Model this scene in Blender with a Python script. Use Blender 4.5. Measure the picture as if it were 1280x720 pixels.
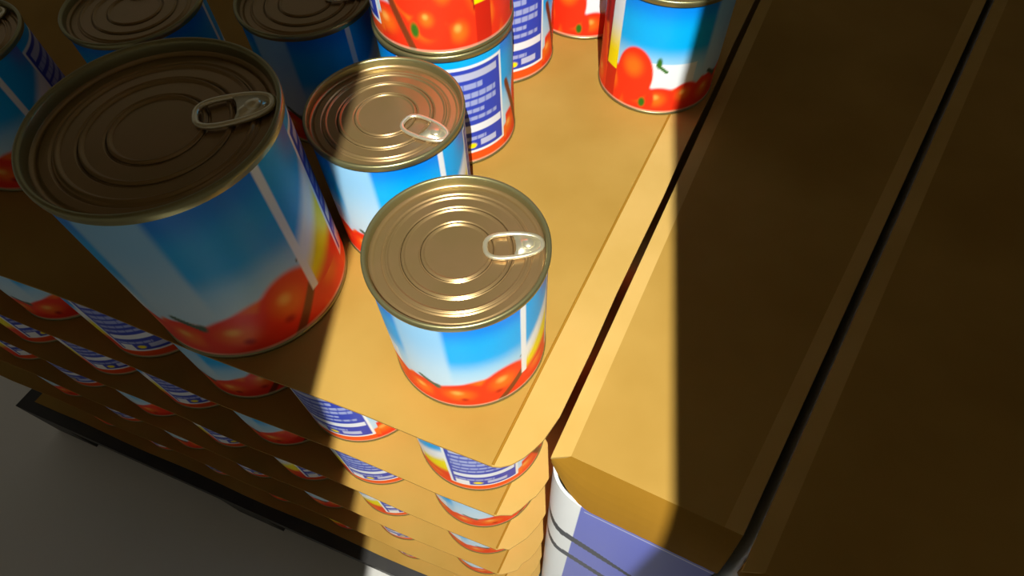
import bpy, bmesh, math, random
from mathutils import Vector, Matrix
random.seed(7)
S = 0.05                      # one modelling unit = the radius of a tin = 5 cm
scene = bpy.context.scene
for o in list(bpy.data.objects):
    bpy.data.objects.remove(o)
COL = scene.collection

# ------------------------------------------------------------------ camera
FW = Vector((0.0, 0.54245704, -0.84008354))
RT = Vector((0.99914408, -0.03475053, -0.02243904))
UP = Vector((0.04136557, 0.8393645, 0.54199274))
CAM_H = 7.3123387
cd = bpy.data.cameras.new('camera')
cam = bpy.data.objects.new('camera', cd)
COL.objects.link(cam)
M = Matrix((RT, UP, -FW)).transposed().to_4x4()
M.translation = Vector((0, 0, CAM_H * S))
cam.matrix_world = M
cd.sensor_width = 36
cd.lens = 782.95 / 1280 * 36
cd.clip_start = 0.01
scene.camera = cam

# ------------------------------------------------------------------ light
scene.view_settings.view_transform = 'Standard'
scene.view_settings.look = 'None'
scene.view_settings.exposure = 0.0
scene.view_settings.gamma = 1
scene.view_settings.use_curve_mapping = False
world = bpy.data.worlds.new('world')
scene.world = world
world.use_nodes = True
wb = world.node_tree.nodes['Background']
wb.inputs[0].default_value = (1.0, 0.93, 0.80, 1)
wb.inputs[1].default_value = 0.105
LAMP = Vector((0.0, -10.0, 24.0))
LAMP_W = 69.0
SHADE_BOARD_Z = 13.0  # height of the added boards that darken both sides
EDGE_L = ((-2.90, 0.0), (-2.10, 8.0))      # where the added board's shade falls on the tray, left
EDGE_R = ((1.603, 0.985), (3.408, 11.267))  # and right

# ------------------------------------------------------------------ helpers
def tag(o, label=None, cat=None, group=None, kind=None):
    if label: o['label'] = label
    if cat: o['category'] = cat
    if group: o['group'] = group
    if kind: o['kind'] = kind
    return o

def empty(name, loc, rz=0.0):
    o = bpy.data.objects.new(name, None)
    o.empty_display_size = 0.02
    COL.objects.link(o)
    o.location = Vector(loc) * S
    o.rotation_euler = (0, 0, rz)
    return o

def mesh(name, verts, faces, mat, parent=None, smooth=False, colors=None):
    me = bpy.data.meshes.new(name)
    me.from_pydata([Vector(v) * S for v in verts], [], faces)
    if colors:
        ca = me.color_attributes.new('print', 'FLOAT_COLOR', 'POINT')
        buf = []
        for c in colors:
            buf += [c[0], c[1], c[2], 1.0]
        ca.data.foreach_set('color', buf)
    me.materials.append(mat)
    bm = bmesh.new(); bm.from_mesh(me)
    bmesh.ops.recalc_face_normals(bm, faces=bm.faces)
    bm.to_mesh(me); bm.free()
    if smooth:
        for p in me.polygons: p.use_smooth = True
    o = bpy.data.objects.new(name, me)
    COL.objects.link(o)
    if parent: o.parent = parent
    return o

def lathe(prof, n=96, closed=False):
    vs, fs = [], []
    for r, z in prof:
        for i in range(n):
            a = 2 * math.pi * i / n
            vs.append((r * math.cos(a), r * math.sin(a), z))
    m = len(prof)
    for j in range(m - 1):
        for i in range(n):
            k = (i + 1) % n
            fs.append((j * n + i, j * n + k, (j + 1) * n + k, (j + 1) * n + i))
    return vs, fs

def prism(poly, z0, z1):
    """poly: list of (x,y); z0 / z1 numbers or lists per vertex"""
    n = len(poly)
    a = z0 if isinstance(z0, (list, tuple)) else [z0] * n
    b = z1 if isinstance(z1, (list, tuple)) else [z1] * n
    vs = [(p[0], p[1], a[i]) for i, p in enumerate(poly)] + [(p[0], p[1], b[i]) for i, p in enumerate(poly)]
    fs = [tuple(range(n - 1, -1, -1)), tuple(range(n, 2 * n))]
    for i in range(n):
        k = (i + 1) % n
        fs.append((i, k, n + k, n + i))
    return vs, fs

def join(*parts):
    vs, fs = [], []
    for v, f in parts:
        o = len(vs)
        vs += v
        fs += [tuple(i + o for i in q) for q in f]
    return vs, fs

def tube(pts, r, closed=True, n=10, flat=1.0):
    vs, fs = [], []
    m = len(pts)
    for i, p in enumerate(pts):
        a = Vector(pts[i - 1 if (closed or i) else 0]); b = Vector(pts[(i + 1) % m if (closed or i < m - 1) else i])
        t = (b - a).normalized()
        up = Vector((0, 0, 1)); s = t.cross(up).normalized(); u = s.cross(t)
        for k in range(n):
            q = 2 * math.pi * k / n
            v = Vector(p) + s * (r * math.cos(q)) + u * (r * flat * math.sin(q))
            vs.append(tuple(v))
    for i in range(m if closed else m - 1):
        j = (i + 1) % m
        for k in range(n):
            l = (k + 1) % n
            fs.append((i * n + k, i * n + l, j * n + l, j * n + k))
    if not closed:
        fs.append(tuple(range(n))); fs.append(tuple((m - 1) * n + k for k in range(n)))
    return vs, fs

# ------------------------------------------------------------------ materials
def material(name, col, rough=0.6, metal=0.0, spec=0.5, noise=None, bump=None, attr=False):
    m = bpy.data.materials.new(name); m.use_nodes = True
    nt = m.node_tree; b = nt.nodes['Principled BSDF']
    b.inputs['Roughness'].default_value = rough
    b.inputs['Metallic'].default_value = metal
    b.inputs['Specular IOR Level'].default_value = spec
    b.inputs['Base Color'].default_value = (*col, 1)
    tc = nt.nodes.new('ShaderNodeTexCoord')
    if attr:
        a = nt.nodes.new('ShaderNodeAttribute'); a.attribute_name = 'print'
        nt.links.new(a.outputs['Color'], b.inputs['Base Color'])
    if noise:
        scale, col2, lo, hi = noise
        n = nt.nodes.new('ShaderNodeTexNoise'); n.inputs['Scale'].default_value = scale; n.inputs['Detail'].default_value = 4
        mr = nt.nodes.new('ShaderNodeMapRange'); mr.inputs[1].default_value = lo; mr.inputs[2].default_value = hi
        mx = nt.nodes.new('ShaderNodeMix'); mx.data_type = 'RGBA'
        mx.inputs[6].default_value = (*col, 1); mx.inputs[7].default_value = (*col2, 1)
        nt.links.new(tc.outputs['Object'], n.inputs['Vector'])
        nt.links.new(n.outputs['Fac'], mr.inputs[0]); nt.links.new(mr.outputs[0], mx.inputs[0])
        nt.links.new(mx.outputs[2], b.inputs['Base Color'])
    if bump:
        scale, st = bump
        n2 = nt.nodes.new('ShaderNodeTexNoise'); n2.inputs['Scale'].default_value = scale; n2.inputs['Detail'].default_value = 3
        bp = nt.nodes.new('ShaderNodeBump'); bp.inputs['Strength'].default_value = st; bp.inputs['Distance'].default_value = 0.002
        nt.links.new(tc.outputs['Object'], n2.inputs['Vector'])
        nt.links.new(n2.outputs['Fac'], bp.inputs['Height']); nt.links.new(bp.outputs[0], b.inputs['Normal'])
    return m

KRAFT = material('kraft_board', (0.325, 0.190, 0.032), 0.85, noise=(9, (0.40, 0.245, 0.052), 0.35, 0.65), bump=(14, 0.15), spec=0.2)
KRAFT_LIGHT = material('kraft_board_pale', (0.47, 0.30, 0.075), 0.85, noise=(12, (0.53, 0.345, 0.10), 0.35, 0.65), bump=(14, 0.12), spec=0.2)
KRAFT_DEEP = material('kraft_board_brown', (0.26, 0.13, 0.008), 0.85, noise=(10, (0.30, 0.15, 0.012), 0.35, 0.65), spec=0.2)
TIN = material('tin_plate', (0.30, 0.28, 0.13), 0.34, metal=0.8)
LID = material('lacquered_lid', (0.31, 0.215, 0.085), 0.30, metal=0.68, noise=(25, (0.35, 0.225, 0.10), 0.35, 0.65))
TAB = material('tab_metal', (0.86, 0.80, 0.56), 0.28, metal=0.8)
PRINT = material('printed_paper', (1, 1, 1), 0.45, attr=True, spec=0.3)
BOXPRINT = material('printed_carton', (1, 1, 1), 0.5, attr=True, spec=0.3)
BLACK = material('black_plastic', (0.012, 0.012, 0.013), 0.5, noise=(20, (0.03, 0.028, 0.022), 0.3, 0.7))
FLOORM = material('pale_tiles', (0.82, 0.82, 0.78), 0.35, noise=(3, (0.75, 0.75, 0.70), 0.4, 0.7))
SHADE_BOARD_M = material('shade_board_paint', (0.42, 0.35, 0.24), 0.5, noise=(4, (0.45, 0.38, 0.26), 0.4, 0.6))  # colour of the added shade boards
WHITEM = material('lamp_housing_paint', (0.8, 0.8, 0.8), 0.4, noise=(4, (0.78, 0.78, 0.78), 0.4, 0.6))

# ------------------------------------------------------------------ structure
FLOOR_Z = -12.7
v, f = prism([(-60, -40), (60, -40), (60, 80), (-60, 80)], FLOOR_Z - 0.4, FLOOR_Z)
tag(mesh('floor', v, f, FLOORM), kind='structure')

def board_edge(edge):
    """edge line of an added, unseen overhead board whose shade falls on the given line of the tray"""
    k = SHADE_BOARD_Z / LAMP.z
    out = []
    (x0, y0), (x1, y1) = edge
    for t in (-4.0, 6.0):
        x, y = x0 + (x1 - x0) * t, y0 + (y1 - y0) * t
        out.append((x + (LAMP.x - x) * k, y + (LAMP.y - y) * k))
    return out
(a, b) = board_edge(EDGE_L)
v, f = prism([a, b, (-60, b[1]), (-60, a[1])], SHADE_BOARD_Z, SHADE_BOARD_Z + 0.4)
tag(mesh('added_shade_board', v, f, SHADE_BOARD_M), kind='structure')  # unseen board added overhead to keep the left side dark
(a, b) = board_edge(EDGE_R)
v, f = prism([a, (60, a[1]), (60, b[1]), b], SHADE_BOARD_Z, SHADE_BOARD_Z + 0.4)
tag(mesh('added_shade_board', v, f, SHADE_BOARD_M), kind='structure')  # its counterpart, added to keep the right side dark

lamp_root = tag(empty('added_lamp', (LAMP.x, LAMP.y, LAMP.z + 0.3)), 'white lamp added above and behind the camera to light the tins', 'lamp')  # unseen lamp added as main light, set back to reach the labels
v, f = prism([(-0.6, -0.9), (0.6, -0.9), (0.6, 0.9), (-0.6, 0.9)], 0, 0.5)
mesh('housing', v, f, WHITEM, lamp_root)
ld = bpy.data.lights.new('lamp_light', 'AREA')
ld.shape = 'RECTANGLE'; ld.size = 0.12 * S; ld.size_y = 0.4 * S
ld.energy = LAMP_W; ld.color = (1.0, 0.97, 0.90)
lo = bpy.data.objects.new('lamp_light', ld); COL.objects.link(lo); lo.parent = lamp_root
lo.location = (0, 0, -0.02 * S)
lo.rotation_euler = (Vector((0, 5, 0)) - LAMP).to_track_quat('-Z', 'Y').to_euler()

# ------------------------------------------------------------------ tin label print
H = 2.06
AZ = (0.0, 0.22, 0.86); CY = (0.0, 0.43, 0.95); PALE = (0.36, 0.68, 0.93); WH = (0.88, 0.92, 0.93); SKW = (0.55, 0.76, 0.90)
RED = (0.88, 0.035, 0.008); ORG = (0.95, 0.17, 0.01); DRED = (0.50, 0.008, 0.004)
PUR = (0.030, 0.060, 0.48); PUR2 = (0.13, 0.20, 0.66); YEL = (0.95, 0.80, 0.0); GRN = (0.03, 0.16, 0.01); BRN = (0.20, 0.04, 0.01)
def mixc(a, b, t):
    t = max(0.0, min(1.0, t))
    return tuple(a[i] + (b[i] - a[i]) * t for i in range(3))
def sm(a, b, x):
    t = max(0.0, min(1.0, (x - a) / (b - a)))
    return t * t * (3 - 2 * t)
def blob(c, u, v, cu, cv, ru, rv, col, soft=0.25):
    d = math.hypot((u - cu) / ru, (v - cv) / rv)
    return mixc(c, col, 1 - sm(1 - soft, 1 + soft * 0.3, d))
def stroke(c, u, v, u0, v0, u1, v1, w, col):
    # degrees scaled to the same measure as v
    k = 1 / 118.0
    ax, ay, bx, by, px, py = u0 * k, v0, u1 * k, v1, u * k, v
    dx, dy = bx - ax, by - ay
    t = max(0, min(1, ((px - ax) * dx + (py - ay) * dy) / (dx * dx + dy * dy)))
    d = math.hypot(px - ax - t * dx, py - ay - t * dy)
    return mixc(c, col, 1 - sm(w * 0.5, w, d))
TOMS = [(8, .13, 22, .20), (92, .16, 12, .22), (140, .10, 20, .17), (165, .15, 16, .16), (190, .12, 20, .20), (218, .13, 24, .20), (250, .20, 22, .25), (282, .14, 18, .20), (120, .12, 16, .18), (330, .03, 34, .08), (66, .10, 16, .19), (40, .12, 18, .18)]
def label_color(u, v):
    """u in degrees 0..360, v 0 (bottom) .. 1 (top)"""
    c = mixc(SKW, PALE, sm(.30, .50, v)); c = mixc(c, CY, sm(.45, .66, v)); c = mixc(c, AZ, sm(.78, 1.02, v))
    if 176 <= u <= 214:                                   # pale column of the picture
        t = min(sm(176, 182, u), 1 - sm(209, 214, u)); c = mixc(c, mixc(SKW, (0.30, 0.62, 0.92), sm(.35, .9, v)), t)
    if 125 <= u <= 170 and .26 < v < .5:                  # white patch
        c = mixc(c, WH, .8)
    # row of tomatoes
    if 50 < u < 78: c = mixc(c, mixc(DRED, (.25, .01, .005), .5 + .5 * math.sin(u * .5)), sm(50, 56, u))  # dark red column: shade on a tin's side painted into the print
    base = .22 + .05 * math.sin(math.radians(u * 5)) + .10 * sm(172, 182, u) * (1 - sm(255, 262, u)) + .42 * sm(8, 30, u) * (1 - sm(70, 78, u))
    c = mixc(c, mixc(RED, ORG, .5 + .5 * math.sin(u * .21 + v * 9)), 1 - sm(base - .02, base + .02, v))
    for (cu, cv, ru, rv) in TOMS + [(30, .45, 17, .2), (56, .40, 14, .2), (42, .22, 12, .13)]:
        c = blob(c, u, v, cu, cv, ru, rv, RED, .15)
        c = blob(c, u, v, cu - ru * .15, cv + rv * .2, ru * .55, rv * .5, ORG, .9)
        c = blob(c, u, v, cu - ru * .2, cv + rv * .35, ru * .22, rv * .2, (1, .42, .08), .9)
    c = blob(c, u, v, 112, .34, 19, .27, RED, .08)        # the big tomato
    c = blob(c, u, v, 110, .42, 12, .12, ORG, .8)
    c = blob(c, u, v, 134, .50, 3, .06, GRN, .5); c = stroke(c, u, v, 133, .48, 142, .42, .018, GRN)
    c = blob(c, u, v, 124, .09, 4, .06, GRN, .5); c = blob(c, u, v, 30, .16, 4, .07, GRN, .5)
    c = stroke(c, u, v, 188, .34, 199, .26, .022, (0.06, .13, .08))
    c = blob(c, u, v, 200, .26, 3, .04, (0.06, .13, .08), .6)
    c = blob(c, u, v, 218, .10, 4, .035, DRED, .9); c = blob(c, u, v, 243, .14, 4, .035, DRED, .9)
    c = stroke(c, u, v, 244, .0, 268, .30, .035, BRN)
    c = stroke(c, u, v, 2, .62, 26, .02, .035, BRN)
    c = stroke(c, u, v, 262, .44, 268, .50, .014, (0.10, .10, .12))
    if 262 <= u <= 267.5 and v > .20: c = WH              # white side stripe
    if 267.5 < u < 296:                                   # blue, white and yellow beside the stripe
        t = (u - 267.5) / 28
        d = v - (.42 + .25 * t)
        if v > .18:
            c = mixc(YEL, WH, sm(-.14, .0, d)); c = mixc(c, CY, sm(.05, .17, d)); c = mixc(c, PUR2, sm(.75, 1.0, v) * sm(.3, .9, t))
            c = mixc(c, RED, 1 - sm(.17, .30, v - .1 * t))
    if 78 <= u < 92:                                      # yellow and white edge before the picture
        if v > .3: c = mixc(YEL, (.75, .82, .85), sm(.45, .8, v))
        else: c = mixc(DRED, RED, .3)
    if 0 <= u < 14 or 60 <= u < 78:
        pass
    if 296 <= u <= 356:                                   # text panel
        if v > .10:
            c = WH if v < .93 else CY
            if 298.5 < u < 353.5 and .13 < v < .91:
                c = PUR
                rows = [(.87, .82, 0), (.78, .735, 1), (.70, .65, 1), (.62, .575, 1), (.54, .50, 1), (.47, .43, 1), (.39, .31, 2), (.27, .235, 1)]
                for hi, lo_, kind in rows:
                    if lo_ < v < hi:
                        if kind == 0: c = mixc(PUR, WH, .55) if 302 < u < 350 else PUR
                        elif kind == 1:
                            n = math.sin(u * 1.7 + hi * 40) + math.sin(u * .9 + hi * 77)
                            if 301 < u < 348 - 14 * (math.sin(hi * 50) > .2): c = mixc(PUR, (.5, .58, .85), .65 if n > -1.1 else .25)
                        else: c = mixc(WH, PUR2, .12) if 300 < u < 352 else PUR
                if v < .22:
                    if 301 < u < 313: c = WH
                    c = blob(c, u, v, 320, .175, 4.5, .03, YEL, .3)
                    if 328 < u < 345 and v > .16: c = mixc(PUR2, WH, .5)
            if v < .13 and 298 < u < 353: c = WH
        else:
            c = mixc(RED, ORG, .4)
    if v < .02: c = mixc(c, (.7, .6, .4), .5)
    return tuple(min(1, max(0, x)) for x in c)

NU, NV = 300, 84
LZ0, LZ1 = 0.05, H - 0.10
def label_mesh():
    vs, fs, cs = [], [], []
    for j in range(NV + 1):
        for i in range(NU + 1):
            a = math.radians(360 * i / NU)
            bead = 0.0
            vs.append((.975 * math.cos(a), .975 * math.sin(a), LZ0 + (LZ1 - LZ0) * j / NV))
            cs.append(label_color(360 * i / NU, j / NV))
    n = NU + 1
    for j in range(NV):
        for i in range(NU):
            fs.append((j * n + i, j * n + i + 1, (j + 1) * n + i + 1, (j + 1) * n + i))
    return vs, fs, cs

# ------------------------------------------------------------------ tin
def make_tin(z=(0, 0, 0)):
    root = empty('tomato_tin', z)
    body = [(0.0, 0.05), (0.86, 0.05), (0.90, 0.0), (0.975, 0.0), (0.988, 0.012), (0.988, 0.035), (0.975, 0.05), (0.962, 0.06),
            (0.962, H - 0.11), (0.985, H - 0.095), (1.0, H - 0.08)]
    v, f = lathe(body)
    mesh('tin_body', v, f, TIN, root, True)
    v, f, c = label_mesh()
    mesh('paper_label', v, f, PRINT, root, True, c)
    rim = [(1.0, H - 0.085), (1.005, H - 0.05), (1.003, H - 0.015), (0.985, H), (0.962, H - 0.006), (0.95, H - 0.03), (0.942, H - 0.10)]
    v, f = lathe(rim)
    mesh('rim', v, f, TIN, root, True)
    zb = H - 0.115
    prof = [(0.945, H - 0.098), (0.93, zb - 0.01), (0.90, zb - 0.015), (0.885, zb), (0.875, zb)]
    def bead(r, w=0.022, h=0.022):
        return [(r + w + .006, zb), (r + w, zb), (r + w * .5, zb + h * .7), (r, zb + h), (r - w * .5, zb + h * .7), (r - w, zb), (r - w - .006, zb)]
    def step(r, d=0.018):
        return [(r + .018, zb), (r + .012, zb), (r + .004, zb - d), (r - .004, zb - d), (r - .012, zb), (r - .018, zb)]
    prof += step(0.80) + bead(0.75) + step(0.61) + bead(0.575) + step(0.40) + bead(0.365) + [(0.2, zb), (0.0, zb)]
    v, f = lathe(prof)
    lid = mesh('lid', v, f, LID, root, True)
    # ring pull along +X
    zt = zb + 0.035
    out = []
    for k in range(28):
        a = 2 * math.pi * k / 28
        # egg shape: wide loop towards the centre, nose to the rim
        ca, sa = math.cos(a), math.sin(a)
        x = 0.605 + 0.305 * (abs(ca) ** .8) * (1 if ca > 0 else -1)
        w = 0.155 - 0.028 * ca
        out.append((x, w * (abs(sa) ** .75) * (1 if sa > 0 else -1), zt))
    ring = tube(out, 0.028, True, 10, .8)
    # solid nose plate with a rounded outline
    plate = []
    for k in range(15):
        a = -math.pi / 2 + math.pi * k / 14
        plate.append((0.76 + 0.14 * math.cos(a), 0.125 * math.sin(a)))
    plate += [(0.66, 0.145), (0.60, 0.14), (0.625, 0.07), (0.63, 0.0), (0.625, -0.07), (0.60, -0.14), (0.66, -0.145)]
    pl = prism(plate, zt - 0.012, zt + 0.014)
    v, f = join(ring, pl)
    tab = mesh('ring_pull', v, f, TAB, root, True)
    v, f = lathe([(0.075, zb), (0.07, zt + .02), (0.05, zt + .04), (0, zt + .045)], 24)
    rv = mesh('rivet', [(p[0] + 0.76, p[1], p[2]) for p in v], f, TAB, tab, True)
    return root

def copy_tree(o, parent=None):
    c = o.copy(); COL.objects.link(c); c.parent = parent
    for ch in list(o.children):
        copy_tree(ch, c)
    return c

proto = make_tin()
used = [False]
def place_tin(x, y, z, deg, label, group, size=(1, 1), turn=0):
    o = proto if not used[0] else copy_tree(proto)
    used[0] = True
    o.location = Vector((x, y, z)) * S
    o.rotation_euler = (0, 0, math.radians(deg))
    o.scale = (size[0], size[0], size[1])
    for ch in o.children:
        if ch.name.startswith('paper_label'):
            ch.rotation_euler = (0, 0, math.radians(turn))   # the paper wraps round at another angle than the ring pull
    tag(o, label, 'tin', group)
    return o

# ------------------------------------------------------------------ cardboard layer sheets
T = 0.04
PITCH = H + T
E1 = Vector((-0.916, 0.401)); E2 = Vector((0.469, 0.883))
DX, DY = -0.07, -0.08
def P2(v): return (v[0], v[1])
def sheet(k):
    names = ['top sheet of brown cardboard carrying the loose tomato tins', 'second cardboard sheet from the top, between layers of tins',
             'third cardboard sheet from the top, between layers of tins', 'fourth cardboard sheet from the top, between layers of tins',
             'fifth cardboard sheet from the top, between layers of tins',
             'lowest brown cardboard sheet, resting on the black pallet']
    C = Vector((-0.32 + DX * k, 2.24 + DY * k)); z = -PITCH * k
    root = tag(empty('cardboard_sheet', (C.x, C.y, z)), names[k], 'cardboard sheet', 'cardboard layers of the tin stack')
    far = E2 * 22.0
    A = E1 * 15.5
    top = far
    n = 18
    poly = [P2(A)] + [P2(A * (1 - i / n) + Vector((0, 1)) * 0.02 * math.sin(i * 1.3 + k)) for i in range(1, n)] + [(0, 0), P2(top), P2(top + A)]
    v, f = prism(poly, -T, 0)
    mesh('flat_panel', v, f, KRAFT, root)
    # right-hand flap with a worn, curved corner, lifted slightly off the fold
    w = Vector((0.84, 0.57)); wide = 1 + 0.02 * k
    p = [(0, 0), (0.10, -0.012), (0.23, 0.010), (0.38, 0.085), (0.507, 0.181), (0.62, 0.28), (0.72, 0.41), (0.84, 0.57)]
    jit = random.Random(k)
    if k: p = [p[0]] + [(x + jit.uniform(-.02, .02), y + jit.uniform(-.025, .03)) for x, y in p[1:-1]] + [p[-1]]
    p = [(x * wide, y * wide * (1 - .05 * k)) for x, y in p]; w = Vector(p[-1])
    for i in range(1, 23):
        q = w + E2 * (21.5 * i / 22)
        p.append((q.x + 0.012 * math.sin(i * 2.1), q.y))
    p.append(P2(far + Vector((.05, 0))))
    nrm = Vector((E2.y, -E2.x))
    zs = []
    for x, y in p:
        d = max(0, Vector((x, y)).dot(nrm))
        zs.append(0.075 * d)
    vs, fs = prism(p, [q - T for q in zs], zs)
    mesh('side_flap', vs, fs, KRAFT_LIGHT, root)
    # pressed crease along the fold
    v, f = tube([(E2.x * t, E2.y * t, 0.004) for t in (0.02, 6, 12, 21.5)], 0.018, False, 8, .5)
    mesh('crease', v, f, KRAFT_DEEP, root)
    return root
for k in range(6):
    sheet(k)

# ------------------------------------------------------------------ loose tins on top
G1 = 'tomato tins standing on the top cardboard sheet'
place_tin(-0.5675, 3.960, 0, 2, 'nearest upright tomato tin with ring pull lid, alone near the front corner of the cardboard', G1, turn=47)
place_tin(-1.4886, 6.121, 0, -32, 'upright tomato tin with ring pull lid, directly behind the front one', G1, turn=83)
place_tin(-0.816, 8.043, 0, -32, 'lower tin of the stacked pair, blue text panel showing', G1)
place_tin(-0.80, 8.05, H + 0.002, -138, 'upper tin of the stacked pair, red tomatoes above the lower tin', G1)
place_tin(-2.853, 8.62, 0, 10, 'tomato tin at the upper left of the stacked pair, ring pull lid cut by shade', G1, turn=40)
place_tin(-0.05, 9.95, 0, -36, 'tomato tin with blue text panel, right of the stacked pair', G1)
place_tin(1.62, 11.12, 0, -226, 'farthest tomato tin, white and red, in the gap between two tins', G1)
place_tin(2.66, 9.03, 0, 122, 'tomato tin at the upper right with a big red tomato beside blue sky', G1)
place_tin(-3.66, 5.12, 0, 14, 'large wide tomato tin standing in shade, dark ringed lid', G1, (1.34, 1.42), turn=52)
place_tin(-7.75, 7.9, 0, 60, 'tomato tin in shade at the far left edge, behind the large tin', G1)
place_tin(-5.35, 8.6, 0, 100, 'tomato tin in shade behind the large wide tin', G1)

# ------------------------------------------------------------------ packed layers below
G2 = 'tomato tins packed in the layers of the stack'
LAY = ['top packed layer', 'second packed layer', 'third packed layer', 'fourth packed layer', 'lowest packed layer']
ORD = ['at the front corner', 'second from the corner', 'third from the corner', 'fourth from the corner', 'fifth from the corner', 'sixth from the corner', 'seventh from the corner']
e1n = E1.normalized(); e2n = E2.normalized()
rr = random.Random(3)
ROT = {(1, 0): -52, (1, 1): -70, (2, 0): 62, (2, 1): -60, (3, 0): 70, (3, 1): -40}
for k in range(1, 6):
    cx, cy = -0.5625 - 0.065 * (k - 1), 3.509 - 0.07 * (k - 1)
    for i in range(7):
        q = Vector((cx, cy)) + e1n * (2.03 * i)
        d = ROT.get((k, i), rr.choice([-60, -48, 60, -70, 45, -35]))
        place_tin(q.x, q.y, -PITCH * k, d, 'tomato tin in the %s below the cardboard, %s' % (LAY[k - 1], ORD[i]), G2)
    for i in range(1, 4):
        q = Vector((cx, cy)) + e2n * (2.03 * i)
        place_tin(q.x, q.y, -PITCH * k, rr.uniform(0, 360), 'tomato tin in the %s, side row facing the cartons, number %s back' % (LAY[k - 1], ['two', 'three', 'four'][i - 1]), G2)

# ------------------------------------------------------------------ pallet
zt = -PITCH * 5 - T
C = Vector((-0.32 + DX * 5 - .22, 2.24 + DY * 5 - .25))
pr = tag(empty('pallet', (C.x, C.y, FLOOR_Z)), 'black plastic pallet on the pale floor under the tin stack', 'pallet')
hz = zt - FLOOR_Z
def quad(a0, a1, b0, b1):
    return [P2(E1 * a0 + e2n * b0), P2(E1 * a1 + e2n * b0), P2(E1 * a1 + e2n * b1), P2(E1 * a0 + e2n * b1)]
v, f = prism(quad(-0.2, 15.9, 0, 21), hz - 0.7, hz); mesh('deck', v, f, BLACK, pr)
for a0 in (-0.2, 7.0, 14.3):
    v, f = prism(quad(a0, a0 + 1.6, 0, 21), 0, 0.5); mesh('runner', v, f, BLACK, pr)
    for b0 in (0, 9.5, 19.4):
        v, f = prism(quad(a0, a0 + 1.6, b0, b0 + 1.6), 0.5, hz - 0.7); mesh('foot_block', v, f, BLACK, pr)

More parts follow.
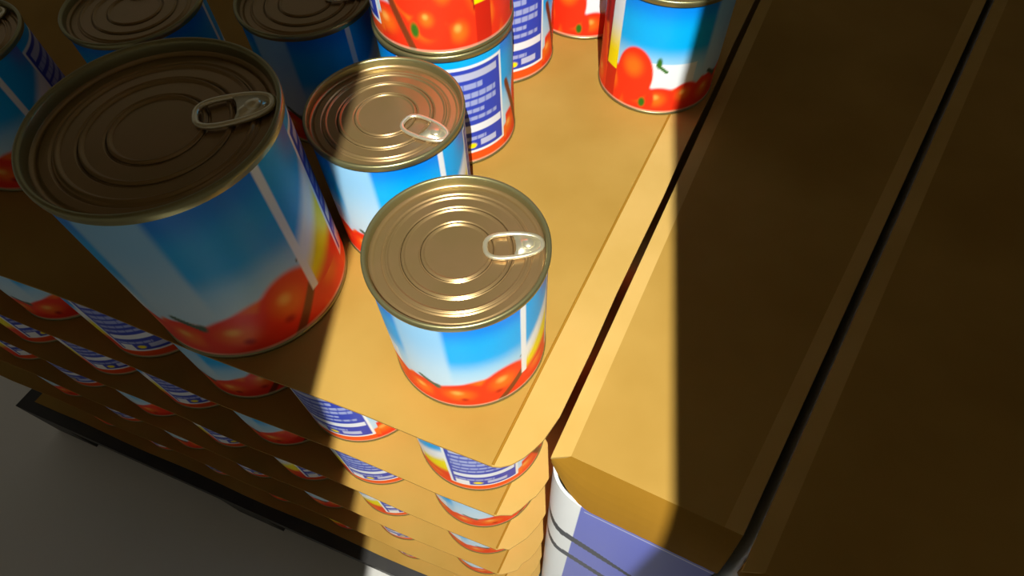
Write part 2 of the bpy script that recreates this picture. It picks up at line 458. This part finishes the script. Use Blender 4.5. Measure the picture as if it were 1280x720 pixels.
# ------------------------------------------------------------------ printed cartons on the right
WHC = (0.86, 0.90, 0.90); VIO = (0.12, 0.15, 0.58); INK = (0.008, 0.015, 0.03)
def carton(loc, left_dir, front_dir, right_dir, front_len, length, label, drop=0.8, out=0.30):
    """open-cornered display carton: printed wall, kraft top, pale side flaps, folded-down front flap"""
    root = tag(empty('display_carton', (loc[0], loc[1], FLOOR_Z)), label, 'carton', 'printed display cartons right of the tin stack')
    zt = -FLOOR_Z
    L = Vector(left_dir).normalized(); F = Vector(front_dir).normalized(); R = Vector(right_dir).normalized()
    o0 = Vector((0, 0)); b0 = F * front_len
    tl = L * length; tr = b0 + R * length
    lw = 0.21
    li, ri = F * lw, b0 - F * lw
    N = Vector((F.y, -F.x))                    # outward from the front
    cut = 0.0
    v, f = prism([P2(li), P2(ri), P2(tr - F * lw), P2(tl + F * lw)], zt - 0.05, zt)
    mesh('top_panel', v, f, KRAFT, root)
    # pale folded strips along both sides
    n = 24
    def strip(a0, a1, c0, c1, zi, zo):
        vs, fs = [], []
        for i in range(n + 1):
            t = i / n
            p = a0 + (a1 - a0) * t; q = c0 + (c1 - c0) * t
            vs += [(p.x, p.y, zi), (q.x, q.y, zo), (p.x, p.y, zi - .05), (q.x, q.y, zo - .05)]
        for i in range(n):
            s = i * 4; e = s + 4
            fs += [(s, s + 1, e + 1, e), (s + 2, e + 2, e + 3, s + 3), (s, e, e + 2, s + 2), (s + 1, s + 3, e + 3, e + 1)]
        fs += [(0, 2, 3, 1), (n * 4, n * 4 + 1, n * 4 + 3, n * 4 + 2)]
        return vs, fs
    v, f = strip(li, tl + F * lw, o0 - L * 0.12, tl, zt, zt - 0.0)
    mesh('side_strip', v, f, KRAFT_LIGHT, root)
    v, f = strip(tr - F * lw, ri, tr, b0, zt, zt)
    mesh('side_strip', v, f, KRAFT_LIGHT, root)
    # folded-down front flap
    vs, fs = [], []
    m, s2 = 24, 6
    rad = 0.42
    for j in range(s2 + 1):
        t = j / s2
        for i in range(m + 1):
            u = i / m
            x = u * front_len
            # rounded corner at the left end pulls the raw edge up
            d = drop
            if x < rad * 1.6:
                d = drop * (0.30 + 0.70 * math.sin(math.pi / 2 * x / (rad * 1.6)))
            p = F * x + N * (out * t * (d / drop)) * 1.0
            if x < rad: p = p + L * 0.0
            bulge = 0.03 * math.sin(math.pi * t)
            p = p + N * bulge
            vs.append((p.x, p.y, zt - d * t + 0.006 * math.sin(x * 37) * t))
    w = m + 1
    for j in range(s2):
        for i in range(m):
            fs.append((j * w + i, j * w + i + 1, (j + 1) * w + i + 1, (j + 1) * w + i))
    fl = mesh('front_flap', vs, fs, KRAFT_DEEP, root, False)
    md = fl.modifiers.new('thick', 'SOLIDIFY'); md.thickness = 0.04 * S; md.offset = -1
    # printed wall: left side, rounded corner, front
    off = out - 0.03
    path = []
    sl = 10
    base = N * off
    inset = 0.02
    for i in range(sl + 1):                    # left wall from back to corner
        p = L * (length * (1 - i / sl) + 0.12) + F * inset
        path.append((p, -1 - (1 - i / sl) * 8))
    c0 = L * 0.12 + F * inset; c1 = F * rad + base
    ctrl = F * (inset - 0.02) + base * 0.9
    for i in range(1, 40):
        t = i / 40
        p = c0 * (1 - t) ** 2 + ctrl * 2 * t * (1 - t) + c1 * t * t
        path.append((p, (t - 1) * rad * 1.2))
    for i in range(0, 141):
        t = i / 140
        path.append((F * (rad + (front_len - rad - 0.02) * t) + base, (front_len - rad) * t))
    vs, fs, cs = [], [], []
    NZ = 260
    for j in range(NZ + 1):
        zz = (j / NZ)
        dep = zz * zz * (zt - 0.06)            # finer rows near the top
        for p, s in path:
            ztop = zt - 0.06
            lim = 0.0
            if s > -rad * 1.2: lim = drop * (0.30 + 0.70 * min(1, max(0, (s + rad * 1.2) / (rad * 1.4)))) - 0.08
            z = ztop - lim - dep * (ztop - lim) / ztop
            vs.append((p.x, p.y, max(0, z)))
            h = zt - z
            c = WHC
            if s > 0.10: c = VIO
            if s > -0.02 and abs(h - 0.93) < 0.02 and s > .15: c = mixc(VIO, WHC, .5)
            y1 = 1.62 + 1.05 * sm(-.62, .0, s) + .55 * max(0, s)
            if s > -.46 and abs(h - y1) < .14 * sm(-.46, -.2, s) * (1 - .5 * sm(.3, 1.2, s)) + .02: c = INK
            y2 = 2.75 + 1.2 * sm(-.62, 0, s) + .55 * max(0, s)
            if s > -.46 and abs(h - y2) < .14 * sm(-.46, -.2, s) + .02: c = INK
            cs.append(c)
    w = len(path)
    for j in range(NZ):
        for i in range(w - 1):
            fs.append((j * w + i, j * w + i + 1, (j + 1) * w + i + 1, (j + 1) * w + i))
    wall = mesh('printed_wall', vs, fs, BOXPRINT, root, True, cs)
    md = wall.modifiers.new('thick', 'SOLIDIFY'); md.thickness = 0.04 * S; md.offset = 0
    # right and back walls in plain board
    v, f = prism([P2(b0 - F * .04), P2(b0), P2(tr), P2(tr - F * .04)], 0, zt - .06)
    mesh('side_wall', v, f, KRAFT, root)
    v, f = prism([P2(tl), P2(tr), P2(tr + L * .05), P2(tl + L * .05)], 0, zt - .06)
    mesh('back_wall', v, f, KRAFT, root)
    return root

carton((0.43, 2.42), (0.469, 0.883), (0.883, -0.469), (0.5885, 0.8085), 2.26, 17.0,
       'kraft-topped carton with white and violet print, beside the tin stack')
carton((2.40, 1.10), (0.5885, 0.8085), (0.8085, -0.5885), (0.5885, 0.8085), 9.0, 17.0,
       'kraft-topped carton in shade at the right, beyond the diagonal gap')
